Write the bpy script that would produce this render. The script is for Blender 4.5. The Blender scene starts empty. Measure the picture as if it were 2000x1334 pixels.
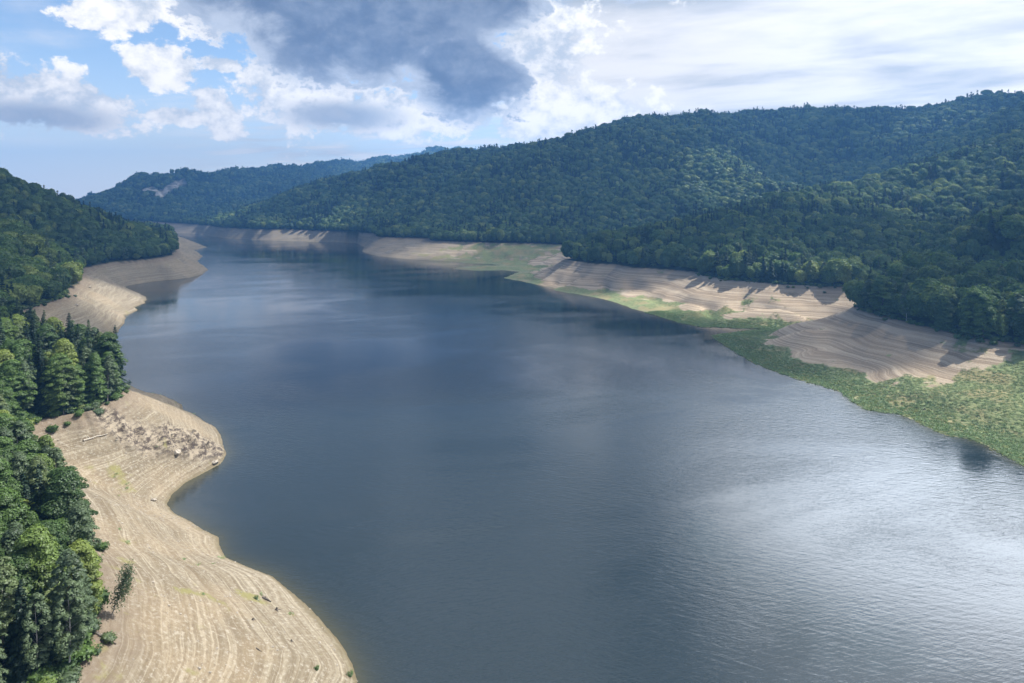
import bpy, bmesh, math, random
import numpy as np
from mathutils import Vector, Matrix, Euler
R = math.radians
random.seed(7); rng = np.random.default_rng(7)
scene = bpy.context.scene
COL = scene.collection

# ------------------------------------------------------------------ camera
H = 100.0; YH = 395.0; F = 1333.0; T = 27.0       # camera height, horizon row, focal px, old full-water line
cam_d = bpy.data.cameras.new("camera"); cam = bpy.data.objects.new("camera", cam_d); COL.objects.link(cam)
cam.location = (0, 0, H); cam.rotation_euler = (R(90), 0, 0)
cam_d.sensor_width = 36; cam_d.lens = 36 * F / 2000; cam_d.shift_y = -(667 - YH) / 2000
cam_d.clip_start = 1; cam_d.clip_end = 30000
scene.camera = cam
scene.view_settings.view_transform = 'Standard'; scene.view_settings.look = 'None'
scene.view_settings.gamma = 1; scene.view_settings.exposure = 0.8
cy = scene.cycles
cy.max_bounces = 6; cy.diffuse_bounces = 2; cy.glossy_bounces = 3; cy.transmission_bounces = 3
cy.transparent_max_bounces = 8; cy.volume_bounces = 0; cy.caustics_reflective = False; cy.caustics_refractive = False
cy.use_denoising = True; cy.denoiser = "OPENIMAGEDENOISE"
cy.sample_clamp_indirect = 4

# ------------------------------------------------------------------ node helper
class NT:
    def __init__(s, tree): s.t = tree; s.n = tree.nodes; s.l = tree.links
    def new(s, typ, **k):
        n = s.n.new(typ)
        for a, b in k.items(): setattr(n, a, b)
        return n
    def put(s, sock, v):
        if isinstance(v, bpy.types.NodeSocket): s.l.new(v, sock)
        elif v is not None:
            if isinstance(v, (tuple, list)) and len(v) == 3 and sock.type == 'RGBA': v = (*v, 1)
            sock.default_value = v
    def m(s, op, a, b=None, c=None, clamp=False):
        n = s.new('ShaderNodeMath', operation=op, use_clamp=clamp)
        s.put(n.inputs[0], a)
        if b is not None: s.put(n.inputs[1], b)
        if c is not None: s.put(n.inputs[2], c)
        return n.outputs[0]
    def ramp(s, v, a, b, lo=0.0, hi=1.0):           # smoothstep remap
        n = s.new('ShaderNodeMapRange', interpolation_type='SMOOTHSTEP')
        s.put(n.inputs[0], v); s.put(n.inputs[1], a); s.put(n.inputs[2], b); s.put(n.inputs[3], lo); s.put(n.inputs[4], hi)
        return n.outputs[0]
    def mix(s, f, a, b, blend='MIX'):
        n = s.new('ShaderNodeMix', data_type='RGBA', blend_type=blend)
        s.put(n.inputs[0], f); s.put(n.inputs[6], a); s.put(n.inputs[7], b)
        return n.outputs[2]
    def noise(s, vec, scale=1.0, detail=4, rough=.5, dist=0.0, dim='3D', lac=2.0):
        n = s.new('ShaderNodeTexNoise', noise_dimensions=dim)
        if vec is not None: s.l.new(vec, n.inputs['Vector'])
        n.inputs['Scale'].default_value = scale; n.inputs['Detail'].default_value = detail
        n.inputs['Roughness'].default_value = rough; n.inputs['Distortion'].default_value = dist; n.inputs['Lacunarity'].default_value = lac
        return n.outputs[0]
    def vscale(s, vec, sc):
        n = s.new('ShaderNodeVectorMath', operation='MULTIPLY'); s.l.new(vec, n.inputs[0]); n.inputs[1].default_value = sc
        return n.outputs[0]
    def comb(s, x, y, z):
        n = s.new('ShaderNodeCombineXYZ'); s.put(n.inputs[0], x); s.put(n.inputs[1], y); s.put(n.inputs[2], z); return n.outputs[0]

# ------------------------------------------------------------------ sun + sky
SUN_AZ, SUN_EL = 62.0, 57.0
sv = Vector((math.sin(R(SUN_AZ)) * math.cos(R(SUN_EL)), math.cos(R(SUN_AZ)) * math.cos(R(SUN_EL)), math.sin(R(SUN_EL))))
sl = bpy.data.lights.new("sun", 'SUN'); sl.energy = 5.0; sl.angle = R(0.5); sl.color = (1, .95, .87)
so = bpy.data.objects.new("sun", sl); COL.objects.link(so); so.rotation_euler = sv.to_track_quat('Z', 'Y').to_euler()
so.location = (300, 300, 900)

def build_world():
    w = bpy.data.worlds.new("World"); scene.world = w; w.use_nodes = True
    w.cycles.sampling_method = 'MANUAL'; w.cycles.sample_map_resolution = 1024
    w.node_tree.nodes.clear(); k = NT(w.node_tree)
    tc = k.new('ShaderNodeTexCoord'); g = tc.outputs['Generated']
    sp = k.new('ShaderNodeSeparateXYZ'); k.l.new(g, sp.inputs[0]); x, y, z = sp.outputs
    DEG = 180 / math.pi
    az = k.m('MULTIPLY', k.m('ARCTAN2', x, y), DEG)
    el = k.m('MULTIPLY', k.m('ARCSINE', z), DEG)
    sky = k.new('ShaderNodeTexSky', sky_type='NISHITA', sun_disc=False, sun_elevation=R(SUN_EL), sun_rotation=R(SUN_AZ), altitude=800, air_density=1.0, dust_density=.6, ozone_density=1.5)
    base = k.mix(1.0, sky.outputs[0], (SKYK * .92, SKYK * .97, SKYK * 1.02), 'MULTIPLY')
    # pale hazy air near the horizon
    base = k.mix(k.ramp(el, -2, 12.5, .9, .0), base, (.66, .72, .84))
    n_big = k.noise(g, 5, 9, .56); n_mid = k.noise(k.vscale(g, (1, 1, 1.5)), 13, 9, .6, .25); n_fine = k.noise(k.vscale(g, (1, 1, 1.3)), 30, 8, .66)
    nb = k.m('SUBTRACT', n_big, .5); nm = k.m('SUBTRACT', n_mid, .5); nf = k.m('SUBTRACT', n_fine, .5)
    def blob(a0, e0, ra, re, skew=0.0):
        e = k.m('SUBTRACT', el, e0)
        a = k.m('SUBTRACT', az, a0)
        if skew: e = k.m('ADD', e, k.m('MULTIPLY', a, skew))
        q = k.m('ADD', k.m('POWER', k.m('ABSOLUTE', k.m('DIVIDE', a, ra)), 2), k.m('POWER', k.m('ABSOLUTE', k.m('DIVIDE', e, re)), 2))
        return k.m('SUBTRACT', 1.0, k.m('SQRT', q))
    def union(*b):
        r = b[0]
        for q in b[1:]: r = k.m('MAXIMUM', r, q)
        return r
    # thin streaky veil (alto clouds) seen on a high plane
    zz = k.m('MAXIMUM', z, .02)
    px = k.m('DIVIDE', x, k.m('ADD', zz, .05)); py = k.m('DIVIDE', y, k.m('ADD', zz, .05))
    pv = k.comb(k.m('MULTIPLY', k.m('ADD', px, k.m('MULTIPLY', py, .5)), .45), k.m('MULTIPLY', py, .55), 0)
    st = k.noise(pv, 1.1, 7, .55, .4); st2 = k.noise(pv, 2.7, 6, .6, .3)
    right = k.ramp(az, -3, 9)
    veil = k.m('MULTIPLY', k.ramp(k.m('ADD', k.m('ADD', k.m('MULTIPLY', st, .8), k.m('MULTIPLY', st2, .2)), k.m('MULTIPLY', right, .42)), .52, .72), k.ramp(el, 2.2, 7))
    low = k.m('MULTIPLY', k.ramp(st2, .42, .62), k.m('MULTIPLY', k.ramp(el, 1.5, 3.5), k.ramp(el, 5, 9, 1, .0)))
    low = k.m('MULTIPLY', low, k.ramp(az, -30, -18))
    veil = k.m('MAXIMUM', veil, k.m('MULTIPLY', low, .85))
    vshade = k.ramp(k.m('ADD', k.m('MULTIPLY', st2, .35), k.m('MULTIPLY', st, .65)), .34, .58)
    # bright glow of the hidden sun above the frame on the right
    glow = k.m('ADD', k.ramp(blob(37, 22.5, 29, 8.8, .03), 0, .75), k.m('MULTIPLY', k.ramp(blob(36, 38, 22, 11), 0, .8), .33))
    vb = k.m('ADD', .60, k.m('MULTIPLY', vshade, .24))
    vb = k.m('ADD', vb, k.m('MULTIPLY', k.ramp(k.m('ADD', az, k.m('MULTIPLY', el, 1.2)), 18, 50), .16))
    vcol = k.mix(vshade, (.66, .75, .88), (1.02, 1.02, 1.03))
    vcol = k.mix(1.0, vcol, k.comb(vb, vb, vb), 'MULTIPLY')
    col = k.mix(k.m('MULTIPLY', veil, .93), base, vcol)
    # white cumulus
    W = union(blob(-34.5, 7.0, 7.2, 2.7, .06), blob(-38.5, 8.0, 4, 2.6), blob(-27.2, 10.0, 3.2, 1.9), blob(-29.6, 14.2, 4.2, 2.3, -.2), blob(-32.3, 12.6, 1.4, .45, .3),
              blob(-23.3, 6.9, 2.3, 2.2, .6), blob(-23, 10.6, 2.2, .8), blob(-26, 6.5, 2.8, .8), blob(-22.5, 15.5, 5.5, 4), blob(-17.5, 9.4, 5.5, 4.2), blob(-11, 7.4, 6.5, 2.6), blob(-4, 8, 6, 2.6), blob(2.5, 13, 5, 5.5), blob(4, 7.5, 8, 3.0), blob(-33, 24, 15, 6.5), blob(-27, 33, 14, 6), blob(9, 20, 10, 4.5))
    wd = k.ramp(k.m('ADD', k.m('ADD', W, k.m('MULTIPLY', nm, 2.2)), k.m('MULTIPLY', nf, 1.6)), .0, .30)
    lowW = union(blob(-35, 5.9, 6.5, 1.5), blob(-14, 7.0, 6, 1.6), blob(-39, 6.2, 3, 1.2))
    sh = k.ramp(k.m('ADD', lowW, k.m('ADD', k.m('MULTIPLY', nm, 1.4), k.m('MULTIPLY', nf, 1.2))), .05, .75)
    tex = k.ramp(k.m('ADD', k.m('MULTIPLY', n_mid, .55), k.m('MULTIPLY', n_fine, .45)), .40, .60)
    wcol = k.mix(tex, (.50, .58, .70), (1.0, 1.0, 1.0))
    wcol = k.mix(k.m('MULTIPLY', sh, .85), wcol, (.31, .39, .53))
    col = k.mix(wd, col, wcol)
    # the big dark cloud
    D = union(blob(-12.5, 15.5, 13.5, 6.4, .02), blob(-4.6, 10.8, 5.8, 4.0, .15), blob(-21, 16.5, 6, 4.5), blob(-2, 17, 5.5, 3.6), blob(11, 17.6, 4.2, 1.9), blob(-7, 34, 23, 17), blob(-14, 60, 60, 28))
    dd = k.ramp(k.m('ADD', k.m('ADD', D, k.m('MULTIPLY', nm, 1.1)), k.m('ADD', k.m('MULTIPLY', nb, .7), k.m('MULTIPLY', nf, .85))), -.02, .12)
    dcore = k.ramp(k.m('ADD', D, k.m('ADD', k.m('MULTIPLY', nm, 1.5), k.m('MULTIPLY', nb, 1.6))), .0, .5)
    dcol = k.mix(dcore, (.50, .58, .72), k.mix(k.ramp(el, 15, 21), (.135, .20, .335), (.055, .08, .13)))
    dcol = k.mix(k.m('MULTIPLY', k.ramp(k.m('ADD', k.m('MULTIPLY', n_mid, .7), k.m('MULTIPLY', n_fine, .3)), .42, .68), .5), dcol, k.mix(k.ramp(el, 15, 21), (.38, .46, .60), (.10, .14, .21)))
    col = k.mix(dd, col, dcol)
    gl = k.m('MULTIPLY', glow, k.m('ADD', 3.0, k.m('MULTIPLY', st, 6.5)))
    col = k.mix(1.0, col, k.comb(k.m('MULTIPLY', gl, .86), k.m('MULTIPLY', gl, .96), k.m('MULTIPLY', gl, 1.08)), 'ADD')
    gain = k.m('ADD', 1.0, k.m('MULTIPLY', .5, k.m('EXPONENT', k.m('DIVIDE', k.m('MAXIMUM', el, 0), -7.0))))
    col = k.mix(1.0, col, k.comb(k.m('MULTIPLY', gain, 1.03), gain, k.m('MULTIPLY', gain, .97)), 'MULTIPLY')
    col = k.mix(k.ramp(el, -6, -1, 1, 0), col, (.10, .13, .15))
    bg = k.new('ShaderNodeBackground'); k.l.new(col, bg.inputs[0]); bg.inputs[1].default_value = .715
    out = k.new('ShaderNodeOutputWorld'); k.l.new(bg.outputs[0], out.inputs[0])
SKYK = 0.15
build_world()

# ------------------------------------------------------------------ numpy noise
_perm = rng.permutation(256); _perm = np.concatenate([_perm, _perm])
_gr = rng.normal(size=(256, 2)); _gr /= np.linalg.norm(_gr, axis=1)[:, None]
def gn(x, y):
    xi = np.floor(x).astype(np.int64); yi = np.floor(y).astype(np.int64); xf = x - xi; yf = y - yi
    u = xf ** 3 * (xf * (xf * 6 - 15) + 10); v = yf ** 3 * (yf * (yf * 6 - 15) + 10)
    def g(a, b):
        h = _perm[(_perm[(xi + a) & 255] + yi + b) & 255]; q = _gr[h]
        return q[..., 0] * (xf - a) + q[..., 1] * (yf - b)
    return (g(0, 0) * (1 - u) + g(1, 0) * u) * (1 - v) + (g(0, 1) * (1 - u) + g(1, 1) * u) * v
def fbm(x, y, s, o=4, gain=.5):
    r = 0; a = 1; f = 1 / s
    for i in range(o): r = r + a * gn(x * f + 17.3 * i, y * f - 9.1 * i); a *= gain; f *= 2.03
    return r
def sstep(a, b, v):
    t = np.clip((v - a) / (b - a), 0, 1); return t * t * (3 - 2 * t)

# ------------------------------------------------------------------ the shape of the valley
def W(px, py, z=0.0):
    d = (H - z) * F / (py - YH); return ((px - 1000) / F * d, d)
def ws(pts, z=0.0): return [W(a, b, z) for a, b in pts]
shore_left = [(-110, -400), (-95, -50), (-90, 20), (-75, 60), (-50, 90), (-36, 120)] + ws([(700, 1334), (690, 1300), (655, 1240), (610, 1190), (560, 1150), (530, 1125), (480, 1105), (442, 1090), (430, 1068), (425, 1050), (400, 1036), (370, 1018), (340, 1002), (325, 985), (335, 965), (360, 945), (395, 925), (430, 905), (443, 885), (435, 860), (420, 835), (390, 815), (360, 800), (355, 790), (320, 773), (290, 768), (262, 757)]) + \
    [(-222, 385), (-250, 405), (-270, 430)] + ws([(210, 679), (215, 664), (243, 632), (244, 617), (268, 607), (262, 600), (282, 592), (288, 583), (270, 573), (256, 567), (240, 562), (247, 559), (268, 555), (299, 550), (335, 547), (370, 543), (395, 536), (407, 527), (398, 520), (384, 510), (390, 505), (396, 501), (388, 494), (370, 489), (385, 487), (405, 483), (380, 474), (349, 462)]) + \
    [(-1120, 2100), (-1400, 2260), (-2000, 2560), (-2600, 2800)]
shore_right = ws([(2000, 910), (1965, 891), (1930, 871), (1895, 857), (1846, 849), (1825, 840), (1790, 824), (1755, 808), (1692, 801), (1664, 784), (1643, 766), (1615, 758), (1562, 742), (1510, 724), (1468, 707), (1422, 679), (1386, 655), (1460, 646), (1503, 643), (1415, 640), (1370, 639), (1325, 630), (1280, 616), (1235, 603), (1190, 587), (1142, 577), (1090, 569), (1055, 558), (1020, 550), (982, 543), (1000, 536), (1012, 531), (985, 528), (932, 529), (882, 525.5), (895, 522), (930, 519), (978, 518), (960, 515.5), (915, 514.5), (880, 511), (845, 509), (792, 506), (740, 501), (708, 492), (712, 483), (698, 475), (634, 473), (564, 471), (511, 469), (447, 466), (416, 462), (388, 457), (338, 455.3)])
water_poly = np.array(shore_left + [(-2600, 3050), (-2000, 2830), (-1481, 2500)] + shore_right[::-1] + [(215, 225), (235, 180), (250, 120), (255, 50), (260, -400)])
tl_left = [(-150, -400), (-130, -50), (-125, 20), (-105, 60), (-82, 85)] + ws([(136, 1334), (170, 1285), (185, 1235), (186, 1180), (178, 1120), (155, 1060), (110, 1000), (70, 945), (15, 885), (5, 850), (70, 826), (120, 812), (185, 802), (232, 778), (250, 757)], T) + \
    [(-205, 300), (-245, 345), (-290, 395), (-325, 440)] + ws([(70, 598), (88, 592), (123, 582), (141, 561), (158, 554), (155, 531), (169, 522), (211, 513), (264, 508), (306, 504), (335, 500), (345, 492), (338, 472)], T) + \
    [(-800, 1600), (-1020, 1850), (-1400, 2120), (-2000, 2400), (-2600, 2650)]
tl_right = ws([(2200, 700), (2000, 672), (1955, 668), (1865, 652), (1775, 632), (1730, 618), (1685, 607), (1667, 598)], T) + [(270, 505), (330, 530), (400, 560), (370, 590)] + \
    ws([(1662, 560), (1595, 559), (1505, 553), (1415, 546), (1370, 537), (1365, 531), (1235, 522), (1203, 517), (1160, 515), (1125, 511), (1099, 506)], T) + [(120, 940), (200, 1020), (220, 1100), (170, 1150)] + \
    ws([(1107, 478), (1020, 475), (950, 474), (841, 470), (838, 465), (738, 463), (730, 456), (700, 454), (640, 451), (560, 448), (500, 448), (430, 444), (400, 440), (365, 437), (300, 433)], T)
tree_poly = np.array(tl_left + [(-2600, 3350), (-1900, 2900), (-1600, 2680)] + tl_right[::-1] + [(320, 280), (350, 200), (370, 100), (380, -400)])

def seg_dist(x, y, P):
    Q = np.roll(P, -1, axis=0); d = np.full(x.shape, 1e9, np.float32)
    for (ax, ay), (bx, by) in zip(P, Q):
        ex, ey = bx - ax, by - ay; L = ex * ex + ey * ey
        if L == 0: continue
        t = np.clip(((x - ax) * ex + (y - ay) * ey) / L, 0, 1)
        d = np.minimum(d, (x - ax - t * ex) ** 2 + (y - ay - t * ey) ** 2)
    return np.sqrt(d)
def inside(x, y, P):
    Q = np.roll(P, -1, axis=0); c = np.zeros(x.shape, bool)
    for (ax, ay), (bx, by) in zip(P, Q):
        if ay == by: continue
        c ^= ((ay > y) != (by > y)) & (x < (bx - ax) * (y - ay) / (by - ay) + ax)
    return c

TH = 24.0
def crest(pts, th=TH):                 # (px, py of the tree tops, distance) -> ground point
    out = []
    for px, py, d in pts: out.append(((px - 1000) / F * d, d, H - (py - YH) * d / F - th))
    res = []
    for a, b in zip(out, out[1:]):
        n = max(1, int(math.hypot(a[0] - b[0], a[1] - b[1]) / 60))
        for i in range(n): t = i / n; res.append(tuple(a[j] * (1 - t) + b[j] * t for j in range(3)))
    return res + [out[-1]]
ctrl = []
for P in (tl_left[2:], tl_right):
    for a, b in zip(P, P[1:]):
        L = math.hypot(a[0] - b[0], a[1] - b[1]); n = max(1, int(L / max(25, 0.04 * a[1])))
        for i in range(n): t = i / n; ctrl.append((a[0] * (1 - t) + b[0] * t, a[1] * (1 - t) + b[1] * t, T))
main_c = [(392, 432, 2350), (430, 412, 2380), (520, 382, 2350), (600, 352, 2300), (680, 333, 2250), (760, 319, 2200), (830, 307, 2120), (900, 301, 2050), (1000, 293, 1950), (1060, 276, 1920), (1150, 262, 1950), (1240, 238, 2000), (1300, 229, 2020), (1350, 223, 2050), (1450, 221, 2080), (1560, 216, 2080), (1650, 206, 2050), (1750, 204, 2000), (1850, 206, 1950), (1920, 197, 1900), (2000, 188, 1850), (2200, 165, 1800), (2500, 150, 1700)]
ctrl += crest(main_c[:10], 38); ctrl += crest(main_c[10:], 25)
ctrl += crest([(1167, 455, 880), (1235, 445, 900), (1300, 434, 920), (1370, 415, 950), (1460, 391, 1000), (1550, 380, 1040), (1640, 365, 1080), (1676, 354, 1110), (1775, 322, 1150), (1865, 297, 1200), (2000, 258, 1250), (2200, 225, 1300), (2500, 190, 1350)], 20)
ctrl += crest([(1388, 490, 655), (1424, 467, 680), (1500, 447, 730), (1600, 428, 800), (1690, 408, 880)])
ctrl += crest([(1703, 534, 478), (1775, 506, 500), (1820, 472, 530), (1887, 452, 560), (1932, 430, 580), (2000, 408, 600), (2200, 350, 650), (2500, 290, 700)], 14)
# side ribs on the big right slope
ctrl += crest([(900, 335, 1850), (1000, 375, 1600), (1050, 420, 1400)])
ctrl += crest([(1240, 250, 1950), (1330, 290, 1750), (1420, 330, 1550), (1470, 370, 1400)])
ctrl += crest([(1720, 225, 1950), (1800, 262, 1650), (1900, 282, 1480)])
ctrl += crest([(1590, 262, 1900), (1590, 320, 1650), (1580, 372, 1420), (1500, 402, 1280), (1350, 435, 1180)], 30)     # ravine
ctrl += crest([(760, 345, 2000), (830, 385, 1750), (900, 430, 1500)])
# left hill
ctrl += crest([(345, 470, 1010), (320, 449, 1040), (280, 434, 1060), (230, 417, 1060), (180, 400, 1050), (150, 389, 1030), (100, 373, 1000), (50, 353, 960), (0, 341, 900), (-200, 300, 850), (-500, 260, 800)])
ctrl += crest([(160, 512, 610), (106, 460, 620), (50, 438, 620), (0, 424, 610), (-200, 380, 600), (-500, 330, 560)])
ctrl += crest([(0, 480, 760), (80, 478, 800), (150, 492, 840)], 24)
ctrl += crest([(0, 535, 470), (-200, 500, 440)], 26)
ctrl += crest([(225, 735, 262), (150, 665, 265), (75, 602, 270), (0, 575, 275), (-200, 520, 270), (-500, 450, 250)])
ctrl += [(-330, 360, 42), (-400, 380, 52), (-150, 205, 34), (-190, 190, 44), (-240, 190, 60), (-140, 130, 50), (-180, 110, 62), (-150, 60, 52), (-220, 40, 70), (-260, 130, 78)]
# behind the left hill / lake arm
ctrl += [(-900, 1150, 70), (-1100, 1300, 70), (-1400, 1300, 90), (-1300, 1700, 50), (-1800, 1900, 60), (-700, 1150, 45), (-2500, 1600, 120), (-2600, 2300, 60), (-1500, 900, 190), (-2500, 900, 260)]
# far mountains
ctrl += crest([(60, 440, 3300), (130, 420, 3300), (180, 399, 3250), (215, 378, 3200), (262, 347, 3150), (275, 339, 3150), (300, 341, 3150), (355, 333, 3200), (380, 334, 3250), (420, 347, 3400), (480, 331, 3600), (530, 329, 3700), (600, 333, 3800)], 30)
ctrl += crest([(625, 331, 4400), (660, 322, 4400), (700, 327, 4400), (740, 323, 4500), (790, 312, 5000), (825, 304, 5200), (855, 293, 5200), (900, 297, 5200), (940, 305, 5200), (1050, 320, 5200)], 4)
ctrl += [(-1300, 2900, 70), (-1000, 2900, 80), (-500, 3000, 90), (-300, 3300, 120), (-1500, 3900, 250), (-2400, 3800, 60), (-2900, 3800, 40), (-800, 4700, 260), (500, 5800, 300), (-2200, 6300, 200), (1500, 3200, 280), (700, 3000, 250), (2500, 2600, 380), (3200, 4500, 400), (2600, 1200, 420), (0, 3000, 190), (1700, 6300, 300), (-3000, 5000, 60), (-3200, 3300, 80)]
ctrl += [(330, 250, 40), (420, 200, 60), (450, 60, 70), (600, 350, 110), (400, 650, 34), (520, 770, 52), (660, 800, 80), (620, 560, 112), (850, 650, 150), (430, 1230, 62), (620, 1300, 84), (760, 1340, 112), (900, 400, 170), (700, 100, 140), (1300, 500, 250), (1500, 900, 330)]
ctrl = np.array(ctrl)
# drop near-duplicates, then solve the biharmonic-ish (linear kernel) interpolant
keep = []
for i, p in enumerate(ctrl):
    lim = max(8, 0.012 * abs(p[1]))
    if all((ctrl[j][0] - p[0]) ** 2 + (ctrl[j][1] - p[1]) ** 2 > lim * lim for j in keep[-400:]): keep.append(i)
ctrl = ctrl[keep]; N = len(ctrl)
def kern(d): return np.sqrt(d * d + 100.0)
Dm = np.hypot(ctrl[:, None, 0] - ctrl[None, :, 0], ctrl[:, None, 1] - ctrl[None, :, 1])
A = np.zeros((N + 1, N + 1)); A[:N, :N] = kern(Dm) - np.eye(N) * 3.0; A[:N, N] = 1; A[N, :N] = 1
wts = np.linalg.solve(A, np.concatenate([ctrl[:, 2], [0]]))
def rbf(x, y):
    out = np.full(x.shape, wts[N]); fx = x.ravel(); fy = y.ravel(); o = np.empty(fx.shape)
    for s in range(0, len(fx), 20000):
        dx = fx[s:s + 20000, None] - ctrl[None, :, 0]; dy = fy[s:s + 20000, None] - ctrl[None, :, 1]
        o[s:s + 20000] = np.sqrt(dx * dx + dy * dy + 100.0) @ wts[:N]
    return out + o.reshape(x.shape)

def gau(x, y, cx, cy, rx, ry=None, ang=0):
    ry = ry or rx; c, s = math.cos(ang), math.sin(ang); dx = x - cx; dy = y - cy
    return np.exp(-(((dx * c + dy * s) / rx) ** 2 + ((-dx * s + dy * c) / ry) ** 2))
OUT = W(385, 862, 8)      # rock outcrop on the near left nose
OUT2 = W(225, 828, 22)
def land(x, y):
    """ground height z, zone (0 water, 1 bank, 2 forest), distance to the shore, to the tree line"""
    x = np.asarray(x, float); y = np.asarray(y, float)
    # crumple the shoreline a little
    amp = np.clip(np.hypot(x, y) / 300, .4, 3)
    xw = x + amp * 1.0 * fbm(x, y, 18, 2); yw = y + amp * 1.0 * fbm(x + 90, y, 18, 2)
    dW = seg_dist(xw, yw, water_poly); iW = inside(xw, yw, water_poly)
    xt = x + amp * 1.5 * fbm(x + 50, y + 20, 25, 2); yt = y + amp * 1.5 * fbm(x - 90, y, 25, 2)
    dT = seg_dist(xt, yt, tree_poly); iT = inside(xt, yt, tree_poly)
    t = dW / (dW + dT + 1e-6)
    rightside = sstep(-60, 60, x + 0.12 * (y - 300))
    p = 1.0 + .55 * rightside
    zb = T * t ** p
    # shallow gullies running down the banks
    gul = fbm(x, y, 45, 2) * 4.5 + fbm(x + 300, y, 14, 1) * .5
    gr_ = np.abs(fbm(x - 700, y + 40, 70, 2)); zb = zb + (gul * (.8 + .5 * rightside) - rightside * 5 * np.exp(-(gr_ / .16) ** 2) * sstep(400, 520, y) * sstep(.15, .4, t)) * np.clip(4 * t * (1 - t), 0, 1)
    near = np.exp(-np.hypot(x, y) / 500)
    # wave-cut terraces
    zz = zb + .5 * fbm(x, y, 40, 2) + .05 * fbm(x, y, 5, 2)
    for per, a in ((1.0, .7), (2.3, .35)):
        u = zz / per; fr = u - np.floor(u); st = np.floor(u) + sstep(.35, .95, fr)
        zb = zb + (st - u) * per * a * .55 * (.35 + .65 * near) * sstep(.0, .06, t) * sstep(0, .08, 1 - t)
    rk = gau(x, y, OUT[0], OUT[1], 8, 20, -.5) + .6 * gau(x, y, OUT2[0], OUT2[1], 13, 8)
    rn = np.abs(fbm(x * 1.0 + y * .9, y * .45 - x * .3, 12, 4, .5)) * 2.0
    zb = zb + rk * (rn * 5.5 - .6) * sstep(.02, .15, t)
    zb = np.maximum(zb, .06 + .1 * t)
    zr = rbf(x, y)
    r = np.hypot(x, y)
    hs = np.clip((r - 350) / 1500, 0.05, 1)
    zr = zr + hs * sstep(20, 300, dT) * (46 * fbm(x, y, 330, 4) - 46 * np.abs(fbm(x + 900, y, 230, 3)) + 14 + sstep(2700, 3100, y) * 55 * (np.abs(fbm(x, y + 77, 260, 3, .5)) - .15))
    zh = T + (np.maximum(zr, T + .05 * dT) - T) * np.clip(dT / 25, 0, 1) + .0
    zw = -np.minimum(dW * .33 + .1, 14)
    z = np.where(iW, zw, np.where(iT, zb, zh))
    zone = np.where(iW, 0, np.where(iT, 1, 2))
    return z, zone, dW, dT, t, rightside, rk

NA, NR = 1000, 860
AZ0, AZ1, R0, R1 = R(-58), R(58), 52.0, 5800.0
az = np.linspace(AZ0, AZ1, NA); rr = R0 * (R1 / R0) ** np.linspace(0, 1, NR)
AZ, RR = np.meshgrid(az, rr, indexing='ij'); GX = np.sin(AZ) * RR; GY = np.cos(AZ) * RR
GZ, ZONE, DW, DT, TT, RS, RK = land(GX, GY)

# green growth on the bared shore
n1 = fbm(GX, GY, 26, 4); n2 = fbm(GX + 400, GY, 9, 3); nL = fbm(GX, GY, 90, 2)
lowz = np.clip(1 - GZ / 7.0, 0, 1)
green_r = RS * sstep(.28, .52, lowz * 1.02 + n1 * .36 + nL * .25 + n2 * .1)
def gp(px, py, z, rx, ry, ang=0): c = W(px, py, z); return gau(GX, GY, c[0], c[1], rx, ry, ang)
green_r = np.maximum(green_r, sstep(.25, .6, gp(1960, 805, 4, 62, 38) * 1.15 + n1 * .6 + gp(1400, 612, 4, 45, 16) * .7 + n2 * .3))
green_r = green_r * (1 - .8 * sstep(.3, .7, gp(1300, 545, 14, 45, 30) + gp(1100, 540, 12, 40, 30) + n2 * .3))
green_r = np.maximum(green_r, sstep(.15, .6, gp(1000, 492, 14, 170, 80) + n1 * .9 + n2 * .4 - .15) * .8)
green_l = (1 - RS) * .55 * (sstep(.25, .62, gp(250, 1110, 14, 6, 3) * .7 + n2 * .9 + n1 * .45) )
GREEN = np.where(ZONE == 1, np.maximum(green_r, green_l), 0).astype(np.float32)

def new_mesh_obj(name, verts, faces, mat=None, parent=None, smooth=False, link=True):
    me = bpy.data.meshes.new(name); verts = np.asarray(verts, np.float32); faces = np.asarray(faces, np.int32)
    k = faces.shape[1]; me.vertices.add(len(verts)); me.vertices.foreach_set('co', verts.ravel())
    me.loops.add(faces.size); me.loops.foreach_set('vertex_index', faces.ravel())
    me.polygons.add(len(faces)); me.polygons.foreach_set('loop_start', np.arange(0, faces.size, k, dtype=np.int32))
    me.update(calc_edges=True); me.polygons.foreach_set('use_smooth', np.full(len(faces), smooth))
    if mat: me.materials.append(mat)
    o = bpy.data.objects.new(name, me)
    if link: COL.objects.link(o)
    if parent: o.parent = parent
    return o
def add_attr(o, name, vals, dom='POINT', typ='FLOAT'):
    a = o.data.attributes.new(name, typ, dom)
    a.data.foreach_set('value', np.asarray(vals, np.float32 if typ == 'FLOAT' else np.int32).ravel())
def tag(o, label=None, cat=None, group=None, kind=None):
    if label: o['label'] = label
    if cat: o['category'] = cat
    if group: o['group'] = group
    if kind: o['kind'] = kind
    return o

# ------------------------------------------------------------------ materials
def mat_new(name):
    m = bpy.data.materials.new(name); m.use_nodes = True; m.node_tree.nodes.clear(); return m, NT(m.node_tree)
def attr(k, name): n = k.new('ShaderNodeAttribute'); n.attribute_name = name; return n.outputs['Fac']

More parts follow.
